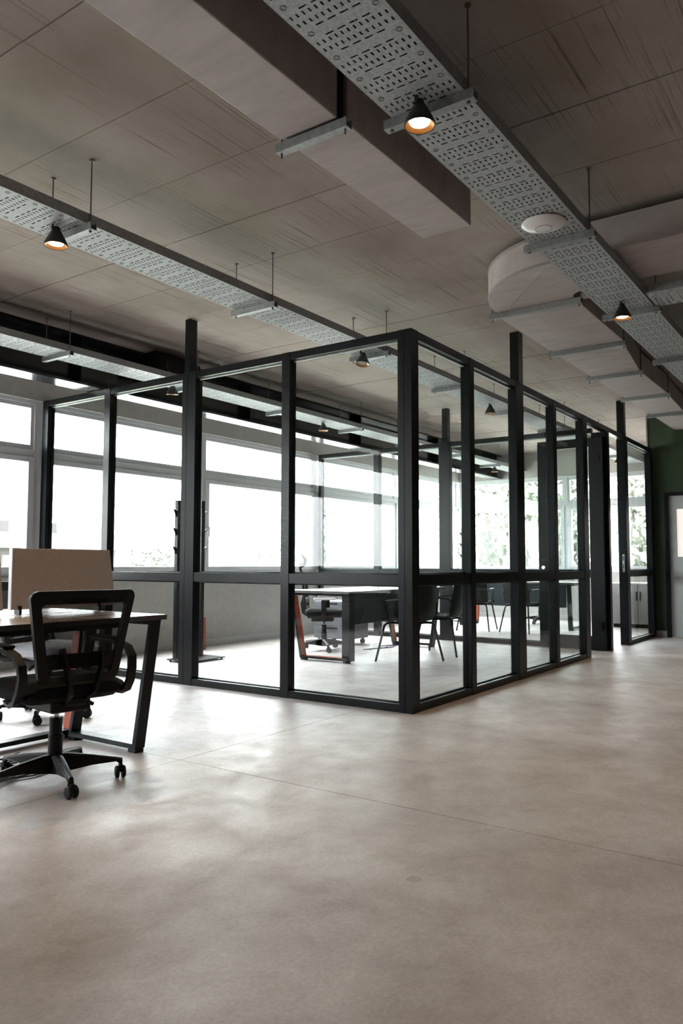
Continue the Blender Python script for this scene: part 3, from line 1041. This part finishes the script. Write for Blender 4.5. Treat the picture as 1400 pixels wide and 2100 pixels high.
office_chair('office_chair', 'office chair with pale grey seat on the far side of the open desk', (-1.52, 2.02, 0), PI+.25, .5, GREYF)
office_chair('office_chair', 'black swivel chair with pale arm pads behind the desk in the near office', (2.90, 2.90, 0), PI+.55, .25, BLACKF, 'pale', True)

# ------------------------------------------------------------------ visitor chairs
def visitor_chair(label, loc, rz):
    """faces +y; moulded black shell on four splayed tube legs"""
    t = thing('visitor_chair', label, 'chair', loc, rz, 'black visitor chairs with splayed tube legs')
    prof = [(.235,.432),(.225,.452),(.14,.452),(0,.440),(-.12,.438),(-.175,.452),(-.205,.50),(-.225,.60),(-.245,.72),(-.262,.835)]
    def sect(lo, hi, name, bev):
        b = B()
        n = 8
        pp = prof[lo:hi]
        for dz in (0, 1):
            for (y, z) in pp:
                back = z > .47
                for i in range(n+1):
                    u = 2*i/n-1
                    hwid = .225 - (.03*((z-.7)/.13)**2 if z > .7 else 0)
                    dy = .045*u*u if back else 0
                    dzz = .018*u*u if not back else 0
                    b.v.append((u*hwid, y+dy + (-.014 if dz and back else 0), z+dzz - (.016 if dz and not back else 0)))
        q = len(pp)*(n+1)
        for j in range(len(pp)-1):
            for i in range(n):
                a = j*(n+1)+i
                b.f.append((a, a+1, a+n+2, a+n+1)); b.f.append((q+a, q+a+n+1, q+a+n+2, q+a+1))
        ed = [i for i in range(n+1)] + [j*(n+1)+n for j in range(1, len(pp))] + [(len(pp)-1)*(n+1)+i for i in range(n-1,-1,-1)] + [j*(n+1) for j in range(len(pp)-2,0,-1)]
        for i, a in enumerate(ed):
            c = ed[(i+1) % len(ed)]
            b.f.append((a, q+a, q+c, c))
        return b.build(name, BLACKP, t, smooth=True, local=True)
    sect(0, 6, 'seat', 0)
    sect(5, 10, 'backrest', 0)
    for sx in (-1, 1):
        for sy in (-1, 1):
            b = B().tube([(sx*.12, sy*.10, .418), (sx*.185, sy*.165, .412), (sx*.205, sy*.185, .385), (sx*.262, sy*.262, .0)], .0125, 8)
            b.build('leg', STEEL, t, smooth=True, local=True)
        b = B().tube([(sx*.215,-.215,.60),(sx*.25,-.16,.655),(sx*.255,.0,.665),(sx*.25,.13,.655),(sx*.225,.165,.60),(sx*.20,.13,.44)], .010, 8)
        b.build('armrest', STEEL, t, smooth=True, local=True)
    B().box(-.14, .14, -.13, .13, .405, .425).build('under_frame', STEEL, t, local=True)
    return t
v0 = visitor_chair('black visitor chair in the near office, right behind the corner post', (2.56, 1.50, 0), math.radians(-6))
VG = 'black visitor chairs with splayed tube legs'
dup(v0, (3.38, 1.53, 0), math.radians(8), 'black visitor chair in the near office, right of the corner post', VG)
dup(v0, (6.66, 2.62, 0), math.radians(-80), 'black visitor chair in the farther office, seen left of the wide corridor post', VG)
dup(v0, (6.70, 1.86, 0), math.radians(-100), 'black visitor chair in the farther office, seen behind the open glass door', VG)

# ------------------------------------------------------------------ desks
def loop_frame(t, x, ya, yb, yat, ybt, z1, w=.07, d=.026, name='leg_frame', dx=0.0, orange=True):
    """closed four-sided leg loop in a plane of constant x; inner faces lacquered orange"""
    o = [(ya, .022), (yb, .022), (ybt, z1), (yat, z1)]
    i_ = [(ya+d, .022+d), (yb-d, .022+d), (ybt-d, z1-d), (yat+d, z1-d)]
    b = B()
    for xx in (x-w/2, x+w/2):
        for lst in (o, i_):
            for y, z in lst: b.v.append((xx+dx*z/z1, y, z))
    for k in range(4):
        l = (k+1) % 4
        b.f += [(k, l, 4+l, 4+k), (8+k, 12+k, 12+l, 8+l), (k, 8+k, 8+l, l), (4+k, 4+l, 12+l, 12+k)]
    f = b.build(name, STEEL, t)
    b = B()
    e = .0015
    j_ = [(ya+d+e, .022+d+e), (yb-d-e, .022+d+e), (ybt-d-e, z1-d-e), (yat+d+e, z1-d-e)]
    for xx in (x-w/2+.002, x+w/2-.002):
        for y, z in j_: b.v.append((xx+dx*z/z1, y, z))
    for k in range(4):
        l = (k+1) % 4
        b.f.append((k, l, 4+l, 4+k))
    if orange:
        b.build('inner_face', ORANGE, f, label='orange inside faces of the leg loop')
    for y in (ya+.03, yb-.03):
        B().box(x-.03, x+.03, y-.03, y+.03, 0, .022).build('foot', BLACKP, f)
    return f
def loop_frame_x(t, y, xa, xb, xat, xbt, z1, w=.07, d=.026, name='leg_frame'):
    b = B()
    o = [(xa, .022), (xb, .022), (xbt, z1), (xat, z1)]
    i_ = [(xa+d, .022+d), (xb-d, .022+d), (xbt-d, z1-d), (xat+d, z1-d)]
    for yy in (y+w/2, y-w/2):
        for lst in (o, i_):
            for x, z in lst: b.v.append((x, yy, z))
    for k in range(4):
        l = (k+1) % 4
        b.f += [(k, l, 4+l, 4+k), (8+k, 12+k, 12+l, 8+l), (k, 8+k, 8+l, l), (4+k, 4+l, 12+l, 12+k)]
    f = b.build(name, STEEL, t)
    b = B()
    e = .0015
    j_ = [(xa+d+e, .022+d+e), (xb-d-e, .022+d+e), (xbt-d-e, z1-d-e), (xat+d+e, z1-d-e)]
    for yy in (y+w/2-.002, y-w/2+.002):
        for x, z in j_: b.v.append((x, yy, z))
    for k in (1, 3):
        l = (k+1) % 4
        B().add([b.v[k], b.v[l], b.v[4+l], b.v[4+k]], [(0, 1, 2, 3)]).build('inner_face', ORANGE, f, label='orange inside face of the leg loop')
    for x in (xa+.03, xb-.03):
        B().box(x-.03, x+.03, y-.03, y+.03, 0, .022).build('foot', BLACKP, f)
    return f
def desk_top(t, x0, x1, y0, y1, z=.76, th=.028):
    tp = B().box(x0, x1, y0, y1, z-th, z).build('desk_top', DESKW, t, bevel=.002)
    b = B(); e = .0012
    b.box(x0-e, x0+e*.1, y0-e, y1+e, z-th, z-.001); b.box(x1-e*.1, x1+e, y0-e, y1+e, z-th, z-.001)
    b.box(x0, x1, y0-e, y0+e*.1, z-th, z-.001); b.box(x0, x1, y1-e*.1, y1+e, z-th, z-.001)
    b.build('edge_band', DESKE, tp)
    return tp
# open bench desk, left foreground
t = thing('bench_desk', 'pale bench desk with black and orange leg loops in the left foreground', 'desk', (-3.2, 1.25, 0))
desk_top(t, -4.9, -1.70, .645, 1.235)
desk_top(t, -4.9, -1.70, 1.265, 1.855)
loop_frame(t, -1.835, .70, 1.30, .658, 1.24, .732, dx=.07, orange=False)
loop_frame(t, -4.75, .70, 1.30, .658, 1.24, .732, dx=-.07, orange=False)
loop_frame_x(t, 1.37, -2.62, -1.80, -2.68, -1.74, .732)
loop_frame(t, -4.75, 1.36, 1.82, 1.30, 1.84, .732)
B().box(-4.7, -1.88, .80, .84, .692, .732).build('cross_beam', STEEL, t)
B().box(-4.7, -1.88, 1.68, 1.72, .692, .732).build('cross_beam', STEEL, t)
# table screens
def desk_screen(label, xa, xb, slope):
    t = thing('desk_screen', label, 'desk screen', ((xa+xb)/2, 1.25, .76), 0, 'felt screens on the open desk')
    zt, zb, y0, y1 = 1.135, .792, 1.238, 1.262
    b = B().hexa([(xa,y0,zb),(xb,y0,zb),(xb,y1,zb),(xa,y1,zb)], [(xa+.01,y0,zt),(xb-slope,y0,zt),(xb-slope,y1,zt),(xa+.01,y1,zt)])
    b.build('panel', SCREENM, t, bevel=.004)
    b = B().box(xa-.004, xa+.003, y0-.002, y1+.002, zb, zt); b.build('edge_trim', APW, t)
    for x in (xa+.05, xb-.13):
        b = B().box(x-.008, x+.008, y0-.012, y1+.012, .762, zb+.02); b.build('screen_foot', STEEL, t)
    return t
desk_screen('taupe felt desk screen with slanted right edge on the open desk', -2.30, -1.585, .055)
desk_screen('taupe felt desk screen cut off by the left edge of the picture', -3.10, -2.345, .03)
# cables on the floor under the bench
b = B()
for i in range(22):
    x0_, y0_ = -2.95+random.random()*.25, .72+random.random()*.35
    x1_, y1_ = -2.02-random.random()*.45, .78+random.random()*.40
    pts = []
    am, ph = random.uniform(.03, .12), random.random()*6
    for k in range(12):
        u = k/11
        pts.append((x0_+(x1_-x0_)*u, y0_+(y1_-y0_)*u+am*math.sin(ph+u*5), .006+abs(.05*math.sin(u*PI)*math.sin(ph*3)*(1 if i % 3 == 0 else .2))+.001*(i % 5)))
    b.tube(pts, .0035, 5)
o = b.build('cable_tangle', CABLE, None, smooth=True)
tag(o, 'tangle of grey cables on the floor under the open desk', 'cables', kind='stuff')

# desk in the near office
t = thing('office_desk', 'pale-topped desk with dark front panel and orange leg loop in the near office', 'desk', (3.0, 2.3, 0))
desk_top(t, 1.92, 4.12, 1.86, 2.74)
loop_frame(t, 2.03, 1.93, 2.56, 1.90, 2.69, .732, w=.09)
B().box(1.978, 2.082, 1.893, 1.99, .02, .731).build('leg_panel', STEEL, t, bevel=.003)
loop_frame(t, 3.98, 1.97, 2.56, 1.90, 2.69, .732, w=.09)
B().box(2.09, 3.93, 1.93, 1.95, .40, .730).build('modesty_panel', DARKG, t, bevel=.002)
b = thing('pedestal', 'dark grey pedestal on casters beside the near office desk', 'cabinet', (3.72, 3.2, 0))
B().box(3.50, 3.94, 2.93, 3.50, .075, .56).build('carcass', PEDE, b, bevel=.003)
for i in range(3):
    dr = B().box(3.485, 3.50, 2.94, 3.49, .085+.158*i, .238+.158*i).build('drawer', PEDE, b, bevel=.002)
    B().box(3.472, 3.486, 3.12, 3.30, .205+.158*i, .222+.158*i).build('drawer_handle', STEEL, dr)
for xx in (3.55, 3.89):
    for yy in (2.98, 3.45):
        c = put('caster', CAST, b, (xx-3.72, yy-3.2, 0))
# violet cable under the desk
bb = B()
for j in range(3):
    bb.tube([(3.2+.08*k, 2.42+.05*math.sin(k*.9+j*1.3)+.04*j, .006) for k in range(10)], .005, 6)
tag(bb.build('floor_cable', PURPLE, None, smooth=True), 'violet cable lying on the floor under the near office desk', 'cable')
# coat stand and orange bin
t = thing('coat_stand', 'dark coat stand with upswept hooks on a square plate in the near office', 'coat stand', (1.22, 3.42, 0))
B().box(1.00, 1.54, 3.25, 3.60, .018, .030).build('base_plate', STEEL, t, bevel=.003)
for xx in (1.03, 1.51):
    for yy in (3.28, 3.57):
        B().lathe([(.012,0),(.014,.018)], (xx, yy, 0), 10).build('foot', BLACKP, t)
for px, py in ((1.04, 3.50), (1.40, 3.50)):
    pl = B().box(px-.025, px+.025, py-.025, py+.025, .030, 1.735 if px < 1.2 else 1.755).build('pole', STEEL, t, bevel=.004)
    for z in (1.20, 1.40, 1.60):
        for s in (-1, 1):
            if (px < 1.2) == (s > 0): continue
            b = B().prism([(px+s*.024, z-.05), (px+s*.065, z+.04), (px+s*.082, z+.045), (px+s*.024, z+.02)], 'y', py-.008, py+.008)
            b.build('hook', STEEL if px < 1.2 else APW, pl)  # right pole: window light on the hooks put in as white
t = thing('waste_bin', 'tall orange bin standing against the window wall of the near office', 'bin', (2.1, 4.22, 0))
b = B()
x0_, x1_, y0_, y1_, z1_ = 2.00, 2.10, 4.12, 4.30, .39
b.box(x0_, x1_, y0_, y0_+.006, .0, z1_); b.box(x0_, x1_, y1_-.006, y1_, .0, z1_)
b.box(x0_, x0_+.006, y0_, y1_, .0, z1_); b.box(x1_-.006, x1_, y0_, y1_, .0, z1_); b.box(x0_, x1_, y0_, y1_, 0, .008)
b.build('bin_body', ORANGE, t)
B().box(x0_-.004, x1_+.004, y0_-.004, y0_+.010, z1_-.012, z1_+.002).build('bin_rim', ORANGE, t)

# farther office
t = thing('office_desk', 'pale-topped desk with dark panel in the farther office behind the visitor chairs', 'desk', (7.7, 2.3, 0))
desk_top(t, 7.30, 8.10, 1.25, 3.35)
loop_frame_x(t, 3.25, 7.38, 8.02, 7.33, 8.07, .732)
loop_frame_x(t, 1.35, 7.38, 8.02, 7.33, 8.07, .732)
B().box(7.36, 7.378, 1.40, 3.20, .36, .730).build('modesty_panel', DARKG, t, bevel=.002)
office_chair('office_chair', 'black swivel chair behind the desk in the farther office', (8.6, 2.3, 0), PI/2+.2, .1, BLACKF, 'pale')
t = thing('coat_stand', 'slim dark coat stand by the windows of the farther office', 'coat stand', (8.25, 3.62, 0))
B().box(8.10, 8.40, 3.47, 3.77, .0, .014).build('base_plate', STEEL, t, bevel=.003)
pl = B().box(8.222, 8.278, 3.592, 3.648, .014, 1.72).build('pole', STEEL, t, bevel=.004)
for z in (1.20, 1.40, 1.60):
    for s in (-1, 1):
        B().prism([(3.62+s*.027, z-.05), (3.62+s*.07, z+.04), (3.62+s*.088, z+.045), (3.62+s*.027, z+.02)], 'x', 8.242, 8.258).build('hook', STEEL, pl)
t = thing('low_cabinet', 'low grey cabinet with pale top in the farther office by the green wall', 'cabinet', (8.9, .6, 0))
B().box(8.55, 9.35, .15, 1.05, .06, .715).build('carcass', CABG, t, bevel=.003)
B().box(8.53, 9.37, .13, 1.07, .715, .74).build('cabinet_top', DESKW, t, bevel=.003)
B().box(8.58, 9.32, .18, 1.02, .0, .06).build('plinth', STEEL, t)
for i in range(2):
    dr = B().box(8.532, 8.55, .155+.45*i, .595+.45*i, .065, .71).build('cabinet_door', CABG, t, bevel=.002)
    B().box(8.52, 8.534, .55+.06*i, .565+.06*i, .45, .60).build('handle', STEEL, dr)

# ------------------------------------------------------------------ outside
gr = B().box(-70, 120, 4.75, 150, -1.2, -1.0); struct('ground', gr, GRASS)
gr = B().box(10.05, 120, -60, 4.75, -1.2, -1.0); struct('ground_beyond_far_wall', gr, GRASS)
def house(label, x0, x1, y0, y1, zw, zr):
    t = thing('house', label, 'building', ((x0+x1)/2, (y0+y1)/2, -1.0))
    B().box(x0, x1, y0, y1, -1.0, zw).build('wall', HOUSE, t)
    b = B().prism([(y0-.6, zw), (y1+.6, zw), ((y0+y1)/2, zr)], 'x', x0-.5, x1+.5); rf = b.build('roof', ROOFM, t)
    for k in range(3):
        xx = x0 + (x1-x0)*(k+.6)/3.4
        B().box(xx, xx+.7, (y0+y1)/2-.35, (y0+y1)/2+.35, zw, zr+.7).build('chimney', HOUSE, rf)
    n = int((x1-x0)//3)
    for k in range(n):
        xx = x0 + (x1-x0)*(k+.5)/n
        wf = B().box(xx-.7, xx+.7, y0-.06, y0+.02, .2, 1.6).build('window_frame', PVC, t)
        B().box(xx-.6, xx+.6, y0-.08, y0-.05, .3, 1.5).build('pane', HGLASS, wf)
house('long low house with chimneys beyond the left windows', 24, 40, 46, 54, 2.1, 3.5)
def crown_mesh(nl, rx, rz, seed, size):
    rnd = random.Random(seed)
    b = B()
    for i in range(nl):
        a, ph = rnd.random()*2*PI, math.acos(rnd.uniform(-1, 1))
        r = (.45+.55*rnd.random()**.5)*(1+.22*math.sin(3*a+seed)*math.sin(2*ph))
        c = Vector((rx*r*math.sin(ph)*math.cos(a), rx*r*math.sin(ph)*math.sin(a), rz*r*math.cos(ph)))
        u = Vector((rnd.uniform(-1,1), rnd.uniform(-1,1), rnd.uniform(-1,1))).normalized()
        v = u.orthogonal().normalized()
        s = size*rnd.uniform(.6, 1.3)
        b.add([c-u*s-v*s*.5, c+u*s*.2-v*s*.7, c+u*s, c+v*s*.8], [(0,1,2,3)])
    m = b.mesh('foliage'); m.materials.append(LEAF)
    return m
CR = [crown_mesh(2200, 1.0, 1.15, 3, .085), crown_mesh(1800, .62, 1.6, 8, .08)]
def tree(label, x, y, h, r, kind, bush=False):
    t = thing('bush' if bush else 'tree', label, 'bush' if bush else 'tree', (x, y, -1.0), 0, 'trees outside the windows')
    zc = h*.55 if not bush else h*.5
    if not bush:
        b = B().tube([(0,0,0),(.05*h*.2,.0,h*.3),(-.03,.05,h*.62)], .045*h*.35, 8); b.build('trunk', BARK, t, smooth=True, local=True)
    f = put('foliage', CR[kind], t, (0, 0, zc))
    f.scale = (r, r, h*.40 if not bush else h*.45)
    f['kind'] = 'stuff'
for a in [('round bush outside beyond the bench desk screen', 26.5, 33.0, 3.2, 1.9, 0, True),
          ('tall slender tree outside the windows, nearest the wide partition post', 30.0, 27, 8.6, 1.9, 1),
          ('bushy tree outside behind the near office windows', 38.0, 29, 9.2, 2.4, 0),
          ('slim tree outside seen between two partition posts', 41.0, 26, 8.0, 1.5, 1),
          ('leafy tree outside the corner of the farther office', 27.0, 11.5, 7.0, 2.3, 0),
          ('dense tree outside the far wall windows, left of the others', 20.5, 6.6, 6.2, 1.8, 0),
          ('spreading tree outside the middle of the far wall windows', 28.5, 4.2, 7.2, 2.5, 0),
          ('tree outside the far wall windows next to the doorway', 20.5, .2, 5.6, 1.7, 1),
          ('tree outside the far wall windows beside the green wall', 28.0, -2.6, 7.4, 2.6, 0)]:
    tree(*a)
